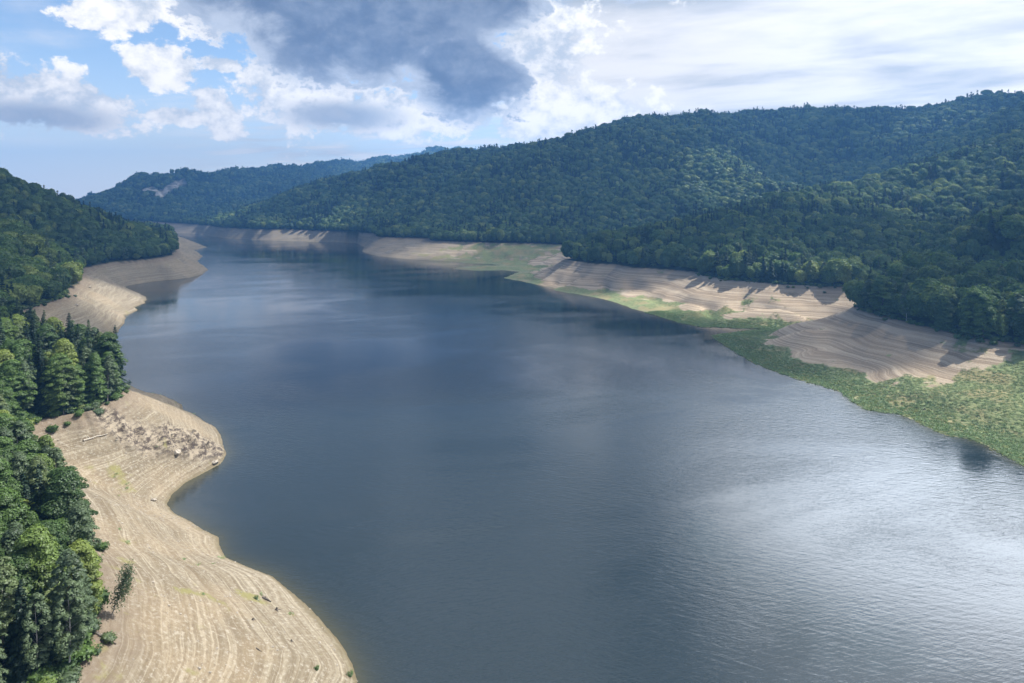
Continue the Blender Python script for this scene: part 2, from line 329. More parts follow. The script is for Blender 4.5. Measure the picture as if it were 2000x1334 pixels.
def mat_terrain():
    m, k = mat_new("bared_shore_and_forest_floor")
    geo = k.new('ShaderNodeNewGeometry'); P = geo.outputs['Position']
    sp = k.new('ShaderNodeSeparateXYZ'); k.l.new(P, sp.inputs[0]); z = sp.outputs[2]
    wob = k.noise(P, .035, 3, .5); wob2 = k.noise(P, .3, 3, .6)
    zs = k.m('ADD', z, k.m('ADD', k.m('MULTIPLY', wob, 2.0), k.m('MULTIPLY', wob2, .16)))
    sv_ = k.comb(k.m('MULTIPLY', sp.outputs[0], .006), k.m('MULTIPLY', sp.outputs[1], .006), zs)
    s1 = k.noise(sv_, 1.1, 4, .65); s2 = k.noise(sv_, 3.6, 4, .6)
    peb = k.noise(P, 1.1, 6, .7); peb2 = k.noise(P, 3.2, 3, .7); big = k.noise(P, .03, 4, .55)
    col = k.mix(k.ramp(s1, .36, .64), (.150, .121, .080), (.240, .205, .146))
    col = k.mix(k.m('MULTIPLY', k.ramp(s2, .54, .64), .75), col, (.335, .295, .222))
    col = k.mix(k.m('MULTIPLY', k.ramp(s2, .46, .38), .7), col, (.15, .115, .07))
    col = k.mix(k.m('MULTIPLY', k.ramp(big, .42, .62), .45), col, (.295, .23, .15))
    col = k.mix(k.m('MULTIPLY', k.ramp(peb, .50, .68), .6), col, (.40, .37, .31))
    col = k.mix(k.m('MULTIPLY', k.ramp(peb, .47, .36), .6), col, (.15, .115, .08))
    # high belt: darker leaf litter below the old water line
    zt = k.m('ADD', z, k.m('MULTIPLY', k.m('SUBTRACT', wob2, .5), 9))
    col = k.mix(k.m('MULTIPLY', k.ramp(zt, 19.5, 27.5), .72), col, (.15, .115, .085))
    # right shore is greyer and darker
    rs = attr(k, 'rightside')
    col = k.mix(k.m('MULTIPLY', rs, .6), col, k.mix(k.ramp(s1, .38, .62), (.275, .205, .140), (.52, .42, .305)))
    # rock outcrop, crevice shade painted into its colour as dark blotches
    rk = attr(k, 'rock')
    rc = k.mix(k.ramp(k.noise(k.vscale(P, (1, .6, 1.6)), .45, 6, .72), .42, .58), (.065, .05, .04), (.30, .255, .19))
    col = k.mix(k.ramp(rk, .25, .6), col, rc)
    # wet rim
    wet = k.ramp(k.m('ADD', z, k.m('MULTIPLY', wob2, .9)), 1.7, .45)
    col = k.mix(k.m('MULTIPLY', wet, .8), col, (.12, .095, .045))
    # green growth
    g = attr(k, 'green')
    gv = k.noise(P, .35, 5, .65); gb = k.noise(P, .05, 3, .5)
    gcol = k.mix(k.ramp(gv, .35, .65), (.115, .145, .06), (.20, .25, .105))
    gcol = k.mix(k.m('MULTIPLY', k.ramp(k.m('ADD', gb, k.m('MULTIPLY', gv, .4)), .66, .82), .8), gcol, (.26, .22, .11)); gcol = k.mix(rs, (.20, .185, .075), gcol)
    gm = k.ramp(k.m('ADD', g, k.m('MULTIPLY', k.m('SUBTRACT', gv, .5), 1.6)), .30, .80)
    col = k.mix(k.m('MULTIPLY', gm, .93), col, gcol)
    tuf = k.ramp(k.noise(P, .8, 4, .75), .60, .70)
    col = k.mix(k.m('MULTIPLY', tuf, k.m('MULTIPLY', k.ramp(k.noise(P, .06, 2, .5), .42, .6), .6)), col, (.17, .16, .05))
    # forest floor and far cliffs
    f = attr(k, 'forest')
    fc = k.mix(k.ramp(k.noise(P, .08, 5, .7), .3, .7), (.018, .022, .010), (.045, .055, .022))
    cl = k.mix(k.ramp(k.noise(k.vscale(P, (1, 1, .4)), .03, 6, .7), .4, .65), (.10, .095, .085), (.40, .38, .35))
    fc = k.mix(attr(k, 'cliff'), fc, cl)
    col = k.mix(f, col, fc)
    b = k.new('ShaderNodeBsdfPrincipled'); k.l.new(col, b.inputs['Base Color'])
    rg = k.m('SUBTRACT', .95, k.m('MULTIPLY', wet, .4)); k.l.new(rg, b.inputs['Roughness']); b.inputs['Specular IOR Level'].default_value = .25
    h = k.m('ADD', k.m('ADD', k.m('MULTIPLY', s2, .5), k.m('MULTIPLY', s1, .5)), k.m('ADD', k.m('MULTIPLY', peb, .55), k.m('MULTIPLY', peb2, .12)))
    bu = k.new('ShaderNodeBump'); bu.inputs['Strength'].default_value = .9; bu.inputs['Distance'].default_value = .6
    k.l.new(h, bu.inputs['Height']); k.l.new(bu.outputs[0], b.inputs['Normal'])
    o = k.new('ShaderNodeOutputMaterial'); k.l.new(b.outputs[0], o.inputs[0]); return m

def mat_water():
    m, k = mat_new("reservoir_water")
    geo = k.new('ShaderNodeNewGeometry'); P = geo.outputs['Position']
    sp = k.new('ShaderNodeSeparateXYZ'); k.l.new(P, sp.inputs[0])
    sh = attr(k, 'shallow')
    body = k.mix(sh, (.015, .025, .031), (.048, .048, .028))
    rot = k.new('ShaderNodeVectorRotate', rotation_type='Z_AXIS'); k.l.new(P, rot.inputs['Vector']); rot.inputs['Angle'].default_value = R(-14)
    q = rot.outputs[0]
    w1 = k.noise(k.vscale(q, (.24, .95, 0)), 1.0, 3, .55, .6)
    w2 = k.noise(k.vscale(q, (1.0, 2.3, 0)), 1.0, 4, .6, .3)
    rot2 = k.new('ShaderNodeVectorRotate', rotation_type='Z_AXIS'); k.l.new(P, rot2.inputs['Vector']); rot2.inputs['Angle'].default_value = R(24)
    w3 = k.noise(k.vscale(rot2.outputs[0], (.16, .62, 0)), 1.0, 2, .5, .5)
    hgt = k.m('ADD', k.m('ADD', k.m('MULTIPLY', w1, .55), k.m('MULTIPLY', w3, .5)), k.m('MULTIPLY', w2, .22))
    # wind: calm slicks and rougher patches
    pat = k.noise(k.vscale(q, (.006, .012, 0)), 1.0, 5, .6, 1.2)
    pat2 = k.noise(k.vscale(q, (.0022, .004, 0)), 1.0, 3, .5, .8)
    wind = k.ramp(k.m('ADD', k.m('MULTIPLY', pat, .6), k.m('MULTIPLY', pat2, .4)), .40, .60, .22, 1.0); wind = k.m('MULTIPLY', wind, k.ramp(sp.outputs[1], 230, 650, 1.0, .5))
    bu = k.new('ShaderNodeBump'); bu.inputs['Distance'].default_value = WAVE; k.l.new(wind, bu.inputs['Strength']); k.l.new(hgt, bu.inputs['Height'])
    b = k.new('ShaderNodeBsdfPrincipled'); k.l.new(body, b.inputs['Base Color']); b.inputs['IOR'].default_value = 1.333
    k.l.new(k.m('ADD', .05, k.m('MULTIPLY', wind, .10)), b.inputs['Roughness']); b.inputs['Specular IOR Level'].default_value = .9
    k.l.new(bu.outputs[0], b.inputs['Normal'])
    o = k.new('ShaderNodeOutputMaterial'); k.l.new(b.outputs[0], o.inputs[0]); return m
WAVE = .24

def mat_leaf(name, c1, c2, c3, trans=.28, patch=True):
    m, k = mat_new(name)
    oi = k.new('ShaderNodeObjectInfo'); rnd = oi.outputs['Random']; tone = attr(k, 'tone')
    loc = oi.outputs['Location']
    big = k.noise(loc, .012, 3, .5)
    v = k.m('ADD', k.m('MULTIPLY', rnd, .65), k.m('MULTIPLY', big, .35))
    c = k.mix(k.ramp(v, .15, .6), c1, c2); c = k.mix(k.ramp(rnd, .72, 1.0), c, c3)
    t = k.m('ADD', .5, k.m('MULTIPLY', tone, 1.0))
    c = k.mix(1.0, c, k.comb(t, t, t), 'MULTIPLY')
    d = k.new('ShaderNodeBsdfDiffuse'); k.l.new(c, d.inputs[0])
    tr = k.new('ShaderNodeBsdfTranslucent'); k.l.new(k.mix(1.0, c, (1.3, 1.25, .6), 'MULTIPLY'), tr.inputs[0])
    mx = k.new('ShaderNodeMixShader'); mx.inputs[0].default_value = trans; k.l.new(d.outputs[0], mx.inputs[1]); k.l.new(tr.outputs[0], mx.inputs[2])
    gl = k.new('ShaderNodeBsdfGlossy'); gl.inputs['Roughness'].default_value = .5; gl.inputs[0].default_value = (.8, .85, .9, 1)
    m2 = k.new('ShaderNodeMixShader'); m2.inputs[0].default_value = .022; k.l.new(mx.outputs[0], m2.inputs[1]); k.l.new(gl.outputs[0], m2.inputs[2])
    o = k.new('ShaderNodeOutputMaterial'); k.l.new(m2.outputs[0], o.inputs[0]); return m
def mat_bark(name, a, b_, sc=3):
    m, k = mat_new(name); geo = k.new('ShaderNodeTexCoord'); P = geo.outputs['Object']
    n = k.noise(k.vscale(P, (1, 1, .3)), sc, 5, .7)
    c = k.mix(k.ramp(n, .38, .62), a, b_)
    d = k.new('ShaderNodeBsdfPrincipled'); k.l.new(c, d.inputs['Base Color']); d.inputs['Roughness'].default_value = .9
    bu = k.new('ShaderNodeBump'); bu.inputs['Distance'].default_value = .05; k.l.new(n, bu.inputs['Height']); k.l.new(bu.outputs[0], d.inputs['Normal'])
    o = k.new('ShaderNodeOutputMaterial'); k.l.new(d.outputs[0], o.inputs[0]); return m

M_ter = mat_terrain(); M_wat = mat_water()
M_beech = mat_leaf("beech_leaves", (.048, .088, .026), (.088, .152, .036), (.185, .235, .055), .34)
M_birch = mat_leaf("birch_leaves", (.085, .125, .065), (.11, .155, .08), (.145, .19, .07), .34)
M_spruce = mat_leaf("spruce_needles", (.017, .034, .019), (.028, .052, .028), (.055, .082, .038), .15)
M_weed = mat_leaf("shore_weed_leaves", (.125, .20, .08), (.165, .24, .105), (.235, .25, .10), .3)
M_bark = mat_bark("grey_bark", (.06, .05, .04), (.16, .14, .115)); M_bbark = mat_bark("pale_birch_bark", (.16, .15, .13), (.50, .48, .44))
M_dead = mat_bark("weathered_wood", (.05, .042, .035), (.15, .13, .11), 5); M_pale = mat_bark("bleached_wood", (.30, .27, .22), (.55, .50, .43), 5)
M_stone = mat_bark("shore_stone", (.17, .145, .115), (.40, .36, .30), 1.5)

# ------------------------------------------------------------------ ground and water sheets
idx = np.arange(NA * NR).reshape(NA, NR)
def quads(mask=None):
    q = np.stack([idx[:-1, :-1], idx[:-1, 1:], idx[1:, 1:], idx[1:, :-1]], -1)
    q = q[..., ::-1].reshape(-1, 4) if False else q.reshape(-1, 4)
    return q if mask is None else q[mask.ravel()]
ter = new_mesh_obj("ground", np.stack([GX, GY, GZ], -1).reshape(-1, 3), quads()[:, ::-1], M_ter, smooth=True)
tag(ter, kind='structure')
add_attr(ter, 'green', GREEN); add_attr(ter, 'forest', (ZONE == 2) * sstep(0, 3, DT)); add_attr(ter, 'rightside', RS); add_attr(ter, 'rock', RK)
def mpx(px, py, d): return ((px - 1000) / F * d, d)
def cliff_at(x, y):
    c = 0
    for px, d, rx, ry in ((350, 3120, 45, 60), (265, 3020, 60, 45), (292, 2960, 70, 40), (312, 2930, 40, 30), (1590, 1750, 4, 20), (335, 3040, 40, 45)):
        q = mpx(px, 0, d); c = c + gau(x, y, q[0], q[1], rx, ry)
    return c
CL = sstep(.45, .9, cliff_at(GX, GY) + .9 * fbm(GX, GY, 40, 4)) * (GY > 2800)
add_attr(ter, 'cliff', CL)

WA, WR = 420, 420
waz = np.linspace(R(-75), R(75), WA); wr = 20 * (3600 / 20) ** np.linspace(0, 1, WR)
WAZ, WRR = np.meshgrid(waz, wr, indexing='ij'); WX = np.sin(WAZ) * WRR; WY = np.cos(WAZ) * WRR
wi = np.arange(WA * WR).reshape(WA, WR); wq = np.stack([wi[:-1, :-1], wi[1:, :-1], wi[1:, 1:], wi[:-1, 1:]], -1).reshape(-1, 4)
wd_ = seg_dist(WX, WY, water_poly); win = inside(WX, WY, water_poly)
sd = np.where(win, wd_, -wd_)
okv = (sd > -(12 + WRR * .02)); okf = okv.ravel()[wq].any(axis=1)
wat = new_mesh_obj("water", np.stack([WX, WY, WX * 0], -1).reshape(-1, 3), wq[okf], M_wat, smooth=True)
tag(wat, kind='structure'); add_attr(wat, 'shallow', np.exp(-np.clip(sd, 0, 999) / 3.2))
bm = bmesh.new(); bm.from_mesh(wat.data); bmesh.ops.delete(bm, geom=[v for v in bm.verts if not v.link_faces], context='VERTS'); bm.to_mesh(wat.data); bm.free()

# ------------------------------------------------------------------ tree shapes
def leaf_quads(cen, nrm, size, r, elong=1.5):
    """one rhombus per centre, its face turned towards nrm"""
    n = len(cen); nrm = nrm / (np.linalg.norm(nrm, axis=1)[:, None] + 1e-9)
    a = r.normal(size=(n, 3)); a -= (a * nrm).sum(1)[:, None] * nrm; a /= np.linalg.norm(a, axis=1)[:, None] + 1e-9
    b = np.cross(nrm, a); s = (size * r.uniform(.6, 1.35, n))[:, None]
    v = np.stack([cen - a * s * elong * .5, cen - b * s * .5, cen + a * s * elong * .5, cen + b * s * .5], 1)
    return v.reshape(-1, 3)
def leaf_obj(name, V, tone, mat, link=False):
    o = new_mesh_obj(name, V, np.arange(len(V)).reshape(-1, 4), mat, link=link); add_attr(o, 'tone', tone, 'FACE'); return o
def tube(pts, rad, n=6):
    V = []; Fc = []
    pts = [Vector(p) for p in pts]
    for i, p in enumerate(pts):
        d = (pts[min(i + 1, len(pts) - 1)] - pts[max(i - 1, 0)]).normalized(); u = d.orthogonal().normalized(); w = d.cross(u)
        for j in range(n): a = 2 * math.pi * j / n; V.append(p + (u * math.cos(a) + w * math.sin(a)) * rad[i])
    for i in range(len(pts) - 1):
        for j in range(n): k2 = (j + 1) % n; Fc.append((i * n + j, i * n + k2, (i + 1) * n + k2, (i + 1) * n + j))
    return [tuple(v) for v in V], Fc
def join(parts):
    V = []; Fc = []
    for v, f in parts: o = len(V); V += v; Fc += [tuple(i + o for i in q) for q in f]
    return V, Fc

def broad(seed, h, rad, nb, nl, lsz, conic=0.0, droop=.25, base=.18, lobe=1.0):
    r = np.random.default_rng(seed); V = []; tn = []; tips = []
    for i in range(nb):
        t = (i + r.uniform()) / nb; zc = h * (base + (1 - base) * t)
        prof = math.sin(math.pi * min(1, (t * .82 + .16))) ** .62 if not conic else (1 - t) ** .75 * (1 - math.exp(-t * 9 - .6)) * 1.15 + .06
        ph = r.uniform(0, 2 * math.pi); q = r.uniform(.35, 1.0) ** .5 * (1 + .16 * math.sin(3 * ph + seed) + .12 * math.sin(5 * ph + 2 * seed))
        rr_ = rad * prof * q
        c = np.array([math.cos(ph) * rr_, math.sin(ph) * rr_, zc - .25 * rr_ * droop]); tips.append(c)
        k_ = int(nl * r.uniform(.6, 1.4)); lr = rad * .30 * lobe * r.uniform(.7, 1.3)
        d = r.normal(size=(k_, 3)); d /= np.linalg.norm(d, axis=1)[:, None]
        d[:, 2] = np.abs(d[:, 2]) * np.where(r.uniform(size=k_) < .75, 1, -.6)
        out = np.array([math.cos(ph), math.sin(ph), 0])
        sc = np.array([lr, lr, lr * .52]) if lobe < 1.2 else np.array([lr, lr, lr * .75])
        cc = d * sc * r.uniform(.72, 1.05, (k_, 1)); cc[:, 2] -= (cc[:, :2] @ out[:2]) * droop
        nrm = d * np.array([1, 1, 1.6]) + out * .35 + r.normal(size=(k_, 3)) * .35 + np.array([0, 0, .45])
        V.append(leaf_quads(c + cc, nrm, lsz, r)); lt = r.uniform(.25, .75); tn.append(np.clip(lt + r.normal(0, .16, k_), 0, 1))
    return np.concatenate(V), np.concatenate(tn), tips
def conifer(seed, h, rad, whorls, nbr, nl, lsz):
    r = np.random.default_rng(seed); V = []; tn = []
    for i in range(whorls):
        t = (i + .3) / whorls; zc = h * (.10 + .90 * t); R_ = rad * (1 - t) ** .85 * r.uniform(.85, 1.1) + .12
        for j in range(max(3, int(nbr * (1 - .5 * t)))):
            ph = r.uniform(0, 2 * math.pi); L = R_ * r.uniform(.65, 1.15); k_ = max(3, int(nl * (L / rad + .15)))
            s = r.uniform(.12, 1, k_) ** .7; sw = (r.uniform(-1, 1, k_)) * .24 * L * (1.1 - s)
            d = np.array([math.cos(ph), math.sin(ph)]); e = np.array([-d[1], d[0]])
            x = d[0] * s * L + e[0] * sw; y = d[1] * s * L + e[1] * sw; z = zc + .12 * L * s - .42 * L * s ** 2 - np.abs(sw) * .35 + r.normal(0, .05, k_)
            nrm = np.stack([d[0] * .5 + r.normal(0, .3, k_), d[1] * .5 + r.normal(0, .3, k_), np.ones(k_)], 1)
            V.append(leaf_quads(np.stack([x, y, z], 1), nrm, lsz * (1.1 - .35 * t), r, 2.0)); tn.append(np.clip(r.uniform(.2, .8) + r.normal(0, .12, k_), 0, 1))
    V.append(leaf_quads(np.array([[0, 0, h * .985], [0, 0, h * .96], [0, 0, h * .94]]), r.normal(size=(3, 3)) * np.array([1, 1, .1]), lsz, r, 3)); tn.append(np.full(3, .5))
    return np.concatenate(V), np.concatenate(tn), []
def trunk_geo(h, r0, tips, seed, lean=0):
    r = random.Random(seed); pts = []; n = 8
    for i in range(n + 1): t = i / n; pts.append((lean * t * t * h + .25 * math.sin(t * 5 + seed), .2 * math.sin(t * 4 + seed * 2), -1.2 + t * (h * .93 + 1.2)))
    parts = [tube(pts, [r0 * (1 - t / n) ** .8 + .03 for t in range(n + 1)], 7)]
    for c in tips:
        zb_ = max(h * .14, c[2] - .45 * math.hypot(c[0], c[1])); t = zb_ / h
        s = Vector((lean * t * t * h, 0, zb_)); e = Vector(c); mid = s.lerp(e, .55) + Vector((0, 0, .15))
        rb = max(.03, r0 * .30 * (1 - t)); parts.append(tube([s, mid, e], [rb, rb * .6, .02], 4))
    return join(parts)

def dome(seed, h, rad, n, m_, lsz, nleaf, lump=.22, base=.12):
    r = np.random.default_rng(seed); ph = np.linspace(0, 2 * math.pi, n + 1); th = np.linspace(0.0, math.pi * .93, m_ + 1)
    L = r.normal(size=(16 if n > 16 else 9, 3)); L[:, 2] = L[:, 2] * .7 + .35; L /= np.linalg.norm(L, axis=1)[:, None]; la = r.uniform(.6, 1.2, len(L))
    def S(P_, T_):
        d = np.stack([np.cos(P_) * np.sin(T_), np.sin(P_) * np.sin(T_), np.cos(T_)], -1)
        q = (np.maximum(0, (d[..., None, :] * L).sum(-1)) ** (14 if n > 16 else 8) * la).sum(-1); k_ = .80 + lump * 1.6 * np.minimum(q, 1.3)
        hh = h * (1 - base) / 2
        return np.stack([d[..., 0] * rad * k_, d[..., 1] * rad * k_, h * base + hh + d[..., 2] * hh * (.86 + .25 * (k_ - .8))], -1), d
    PP, TT_ = np.meshgrid(ph, th, indexing='ij'); G, _ = S(PP, TT_)
    Vh = np.stack([G[:-1, :-1], G[:-1, 1:], G[1:, 1:], G[1:, :-1]], 2).reshape(-1, 3)
    p2 = r.uniform(0, 2 * math.pi, nleaf); t2 = np.arccos(r.uniform(-.75, 1, nleaf)); c, d = S(p2, t2)
    Vl = leaf_quads(c * np.array([1, 1, 1]) + r.normal(0, .25, (nleaf, 3)) + d * lsz * .25, d + r.normal(size=(nleaf, 3)) * .55 + np.array([0, 0, .3]), lsz, r)
    return np.concatenate([Vh, Vl]), np.clip(np.concatenate([r.normal(.42, .1, n * m_), r.normal(.5, .2, nleaf)]), 0, 1), None
SHAPES = {}     # name -> (crown object, trunk mesh, height)
def reg(name, kind, V, tn, tips, h, r0, mat, bark, ntips=26, twig=True):
    cr = leaf_obj(name + "_crown", V, tn, mat)
    tp = tips[::max(1, len(tips) // ntips)] if tips else []
    v, f = trunk_geo(h, r0, tp, len(SHAPES) + 1)
    tr = new_mesh_obj(name + "_trunk", v, f, bark, smooth=True, link=False)
    SHAPES[name] = (cr.data, tr.data, h, kind)
for i in range(4):      # beech seen near: layered sprays
    h = [19, 17, 20, 15][i]; v, t, tp = broad(10 + i, h, [4.1, 3.7, 4.4, 4.0][i], 170, 190, .27, conic=i % 2, droop=.35, base=.10)
    reg("beech%d" % i, "beech", v, t, tp, h, .28, M_beech, M_bark)
for i in range(2):
    h = [19, 17][i]; v, t, tp = broad(30 + i, h, [2.9, 2.5][i], 120, 90, .26, droop=.6, base=.24, lobe=.9)
    reg("birch%d" % i, "birch", v, t, tp, h, .17, M_birch, M_bbark, 22)
for i in range(3):
    h = [20, 17, 22][i]; v, t, tp = conifer(50 + i, h, [3.4, 3.1, 3.7][i], 36, 14, 40, .33)
    reg("spruce%d" % i, "spruce", v, t, tp, h, .24, M_spruce, M_bark)
def single(name, V, tn, mat): SINGLE.append((name, leaf_obj(name, V, tn, mat)))
SINGLE = []
for i in range(3):
    v, t, _ = dome(70 + i, [17, 19, 15.5][i], [4.9, 5.3, 4.9][i], 30, 16, .75, 1500, .26); single("m%d" % i, v, t, M_beech)     # mid beech
for i in range(2):
    v, t, _ = conifer(80 + i, [21, 19][i], 3.5, 18, 10, 14, 1.0); single("m%d" % (3 + i), v, t, M_spruce)
v, t, _ = broad(90, 18, 3.0, 40, 24, .75, droop=.5, base=.2); single("m5", v, t, M_birch)
for i in range(3):
    v, t, _ = dome(100 + i, [16, 18, 14.5][i], [5.2, 5.5, 5.0][i], 16, 9, 1.3, 260, .24); single("m%d" % (6 + i), v, t, M_beech)    # far beech
v, t, _ = conifer(110, 20, 3.6, 10, 8, 6, 2.0); single("m9", v, t, M_spruce)

# ------------------------------------------------------------------ where trees stand
HT = 17.0
ang = (GZ + np.where(ZONE == 2, HT * .75, 0) - H) / RR
run = np.maximum.accumulate(ang, axis=1)
def visible(x, y, ztop, tol=.004, back=18):
    r = np.hypot(x, y); a = np.arctan2(x, y)
    i = np.clip(np.round((a - AZ0) / (AZ1 - AZ0) * (NA - 1)).astype(int), 0, NA - 1)
    j = np.clip(np.floor(np.log(np.maximum(r - back, R0) / R0) / math.log(R1 / R0) * (NR - 1)).astype(int), 0, NR - 1)
    return (ztop - H) / r > run[i, j] - tol
def grid_pts(x0, x1, y0, y1, s, jit=.42):
    xs = np.arange(x0, x1, s); ys = np.arange(y0, y1, s * .9); X, Y = np.meshgrid(xs, ys); X[1::2] += s / 2
    X = X + rng.uniform(-jit, jit, X.shape) * s; Y = Y + rng.uniform(-jit, jit, Y.shape) * s
    return X.ravel(), Y.ravel()
bands = [(90, 480, 4.2), (480, 950, 7.0), (950, 1900, 8.4), (1900, 3000, 10.5), (3000, 5600, 12.5)]
pts = []
for b, (ra, rb, s) in enumerate(bands):
    X, Y = grid_pts(-rb, rb, 0, rb, s); r = np.hypot(X, Y); a = np.degrees(np.arctan2(X, Y))
    q = (r >= ra) & (r < rb) & (a > -44) & (a < 44); X, Y = X[q], Y[q]
    z, zone, dW, dT, t_, rs_, rk_ = land(X, Y)
    q = (zone == 2) & (dT > 1.0)
    if b == 0: q &= (X < 0) | (rng.uniform(size=len(X)) < .36)
    X, Y, z, dT = X[q], Y[q], z[q], dT[q]
    q = visible(X, Y, z + 20 + .004 * np.hypot(X, Y)); X, Y, z, dT = X[q], Y[q], z[q], dT[q]
    if b == 4 or b == 3:
        q = sstep(.35, .75, cliff_at(X, Y) + .5 * fbm(X, Y, 50, 4)) < .5; X, Y, z, dT = X[q], Y[q], z[q], dT[q]
    pts.append(np.stack([X, Y, z, dT, np.full(X.shape, b)], 1))
pts = np.concatenate(pts)
px_ = 1000 + F * pts[:, 0] / pts[:, 1]; rD = np.hypot(pts[:, 0], pts[:, 1])
print("TREES", len(pts), "shapes", N)
# kinds: spruce stands follow a slow noise, and some crests
spn = fbm(pts[:, 0], pts[:, 1], 120, 3) + .5 * fbm(pts[:, 0] + 999, pts[:, 1], 30, 2)
def gpt(px, py, d, r): q = mpx(px, py, d); return gau(pts[:, 0], pts[:, 1], q[0], q[1], r)
spn = spn + .16 * (rD < 220) + .45 * gpt(1450, 0, 1000, 130) + .35 * gpt(1600, 0, 1060, 130) + .3 * gpt(1550, 0, 2080, 330) + .22 * gpt(150, 0, 300, 50) + .2 * gpt(0, 0, 300, 80) + .25 * gpt(1800, 0, 560, 50) - .5 * gpt(1900, 0, 420, 90)
u = rng.uniform(size=len(pts))
edge = np.exp(-pts[:, 3] / 9)
is_sp = u < np.clip(.16 + spn * .95 - edge * .10, .02, .7)
is_bi = (~is_sp) & (rng.uniform(size=len(pts)) < .12 + .12 * (rD < 330) + .24 * edge * (pts[:, 0] < 0) + .25 * gpt(130, 0, 265, 45) + .2 * gpt(1250, 0, 780, 200) * edge)
is_bi &= rD < 1000

# 300 nearest visible in frame become individuals
xr = px_; near_sc = np.where((xr > -40) & (xr < 2040) & (pts[:, 4] <= 1) & (pts[:, 1] > 95), 1.0 / rD, 0)
py_base = YH + (H - pts[:, 2]) * F / pts[:, 1]; py_top = YH + (H - pts[:, 2] - 18) * F / pts[:, 1]
near_sc = near_sc * (py_top < 1334) * (.55 + .45 * edge)
order = np.argsort(-near_sc)[:290]; order = order[near_sc[order] > 0]
indiv = np.zeros(len(pts), bool); indiv[order] = True

ordn = ["first", "second", "third", "fourth", "fifth", "sixth", "seventh", "eighth", "ninth", "tenth", "eleventh", "twelfth", "thirteenth", "fourteenth", "fifteenth", "sixteenth", "seventeenth", "eighteenth", "nineteenth", "twentieth"]
protos = {}
def make_tree(shape, loc, rz, sc, name, label, cat, group, tilt=(0, 0)):
    cme, tme, h, kind = SHAPES[shape]
    if shape not in protos:
        r0 = bpy.data.objects.new(name, None); COL.objects.link(r0)
        c0 = bpy.data.objects.new("crown", cme); t0 = bpy.data.objects.new("trunk", tme)
        for q in (c0, t0): COL.objects.link(q); q.parent = r0
        protos[shape] = (r0, c0, t0); root = r0
    else:
        r0, c0, t0 = protos[shape]; root = r0.copy(); COL.objects.link(root)
        for q in (c0, t0): n = q.copy(); n.parent = root; COL.objects.link(n)
    root.empty_display_size = .5
    root.location = loc; root.rotation_euler = (tilt[0], tilt[1], rz); root.scale = sc
    return tag(root, label, cat, group)
KIND = {"beech": ("beech_tree", "beech"), "birch": ("birch_tree", "birch"), "spruce": ("spruce_tree", "spruce")}
stands = {"low": ("lowest left wood", "trees of the lowest wood at the near left"), "nose": ("wood above the rocky left point", "trees of the wood on the near left spur"),
          "second": ("wood above the second left headland", "trees above the second left headland"), "right": ("wood on the nearest right spur", "trees of the wood on the nearest right spur"),
          "mid": ("wood across the right creek mouth", "trees of the spur across the creek mouth")}
def stand_of(x, y):
    if x < 0: return "low" if y < 222 and not (y > 200 and x > -150) else ("nose" if y < 400 else "second")
    return "right" if y < 545 else "mid"
info = []
for i in order:
    x, y, z, dT, b = pts[i]; kd = "spruce" if is_sp[i] else "birch" if is_bi[i] else "beech"
    info.append((i, stand_of(x, y), kd, x, y, z, dT))
front = {}
for it in info:
    if it[6] < 6.5: front.setdefault((it[1], it[2]), []).append(it)
flabel = {}
for (st_, kd), L in front.items():
    L.sort(key=lambda it: it[4] if it[3] < 0 else it[3] / it[4])
    for n, it in enumerate(L[:20]):
        side = "from the bottom" if it[3] < 0 else "from the left"
        flabel[it[0]] = "%s edge %s %s, %s" % (ordn[n], kd, side, stands[st_][0])
look = {"beech": ["full green beech", "slim conical green beech"], "birch": ["pale grey-green birch", "slim grey-green birch"], "spruce": ["dark pointed spruce", "dark narrow spruce"]}
for i, st_, kd, x, y, z, dT in info:
    si = int(rng.integers(0, {"beech": 4, "birch": 2, "spruce": 3}[kd])); shape = "%s%d" % (kd, si)
    s = rng.uniform(.72, 1.12) * (.90 if st_ == "low" else 1.2 if st_ in ("right", "mid") else 1.15 if st_ == 'second' else 1.12)
    w_ = rng.uniform(.9, 1.15) * (1.12 if st_ == "right" and kd == "beech" else 1)
    lab = flabel.get(i) or "%s inside the %s" % (look[kd][si % 2], stands[st_][0])
    make_tree(shape, (x, y, z), rng.uniform(0, 6.28), (s * w_, s * w_, s), KIND[kd][0], lab, kd, stands[st_][1] + " (%s)" % kd)

# everything else in the woods: one forest
shape_col = bpy.data.collections.new("tree_shapes")
names = []
full = []
for nm, (cme, tme, h, kd) in SHAPES.items():    # near shapes with trunk joined, for forest trees close by
    me = bpy.data.meshes.new("full_" + nm); bm = bmesh.new(); bm.from_mesh(cme); nf = len(bm.faces); bm.from_mesh(tme)
    bm.to_mesh(me); bm.free(); me.materials.append(cme.materials[0]); me.materials.append(tme.materials[0])
    mi = np.zeros(len(me.polygons), np.int32); mi[nf:] = 1; me.polygons.foreach_set('material_index', mi)
    full.append((nm, bpy.data.objects.new("a_" + nm, me)))
full_idx = {}
allsh = sorted([("a_" + n, o, n) for n, o in full] + [("b_" + n, o, n) for n, o in SINGLE])
for j, (key, o, n) in enumerate(allsh): o.name = "shape_%02d" % j; shape_col.objects.link(o); full_idx[n] = j
rest = pts[~indiv]; rsp = is_sp[~indiv]; rbi = is_bi[~indiv]; rr_ = rD[~indiv]; n_ = len(rest)
pick = np.zeros(n_, np.int32); ri = rng.integers(0, 12, n_)
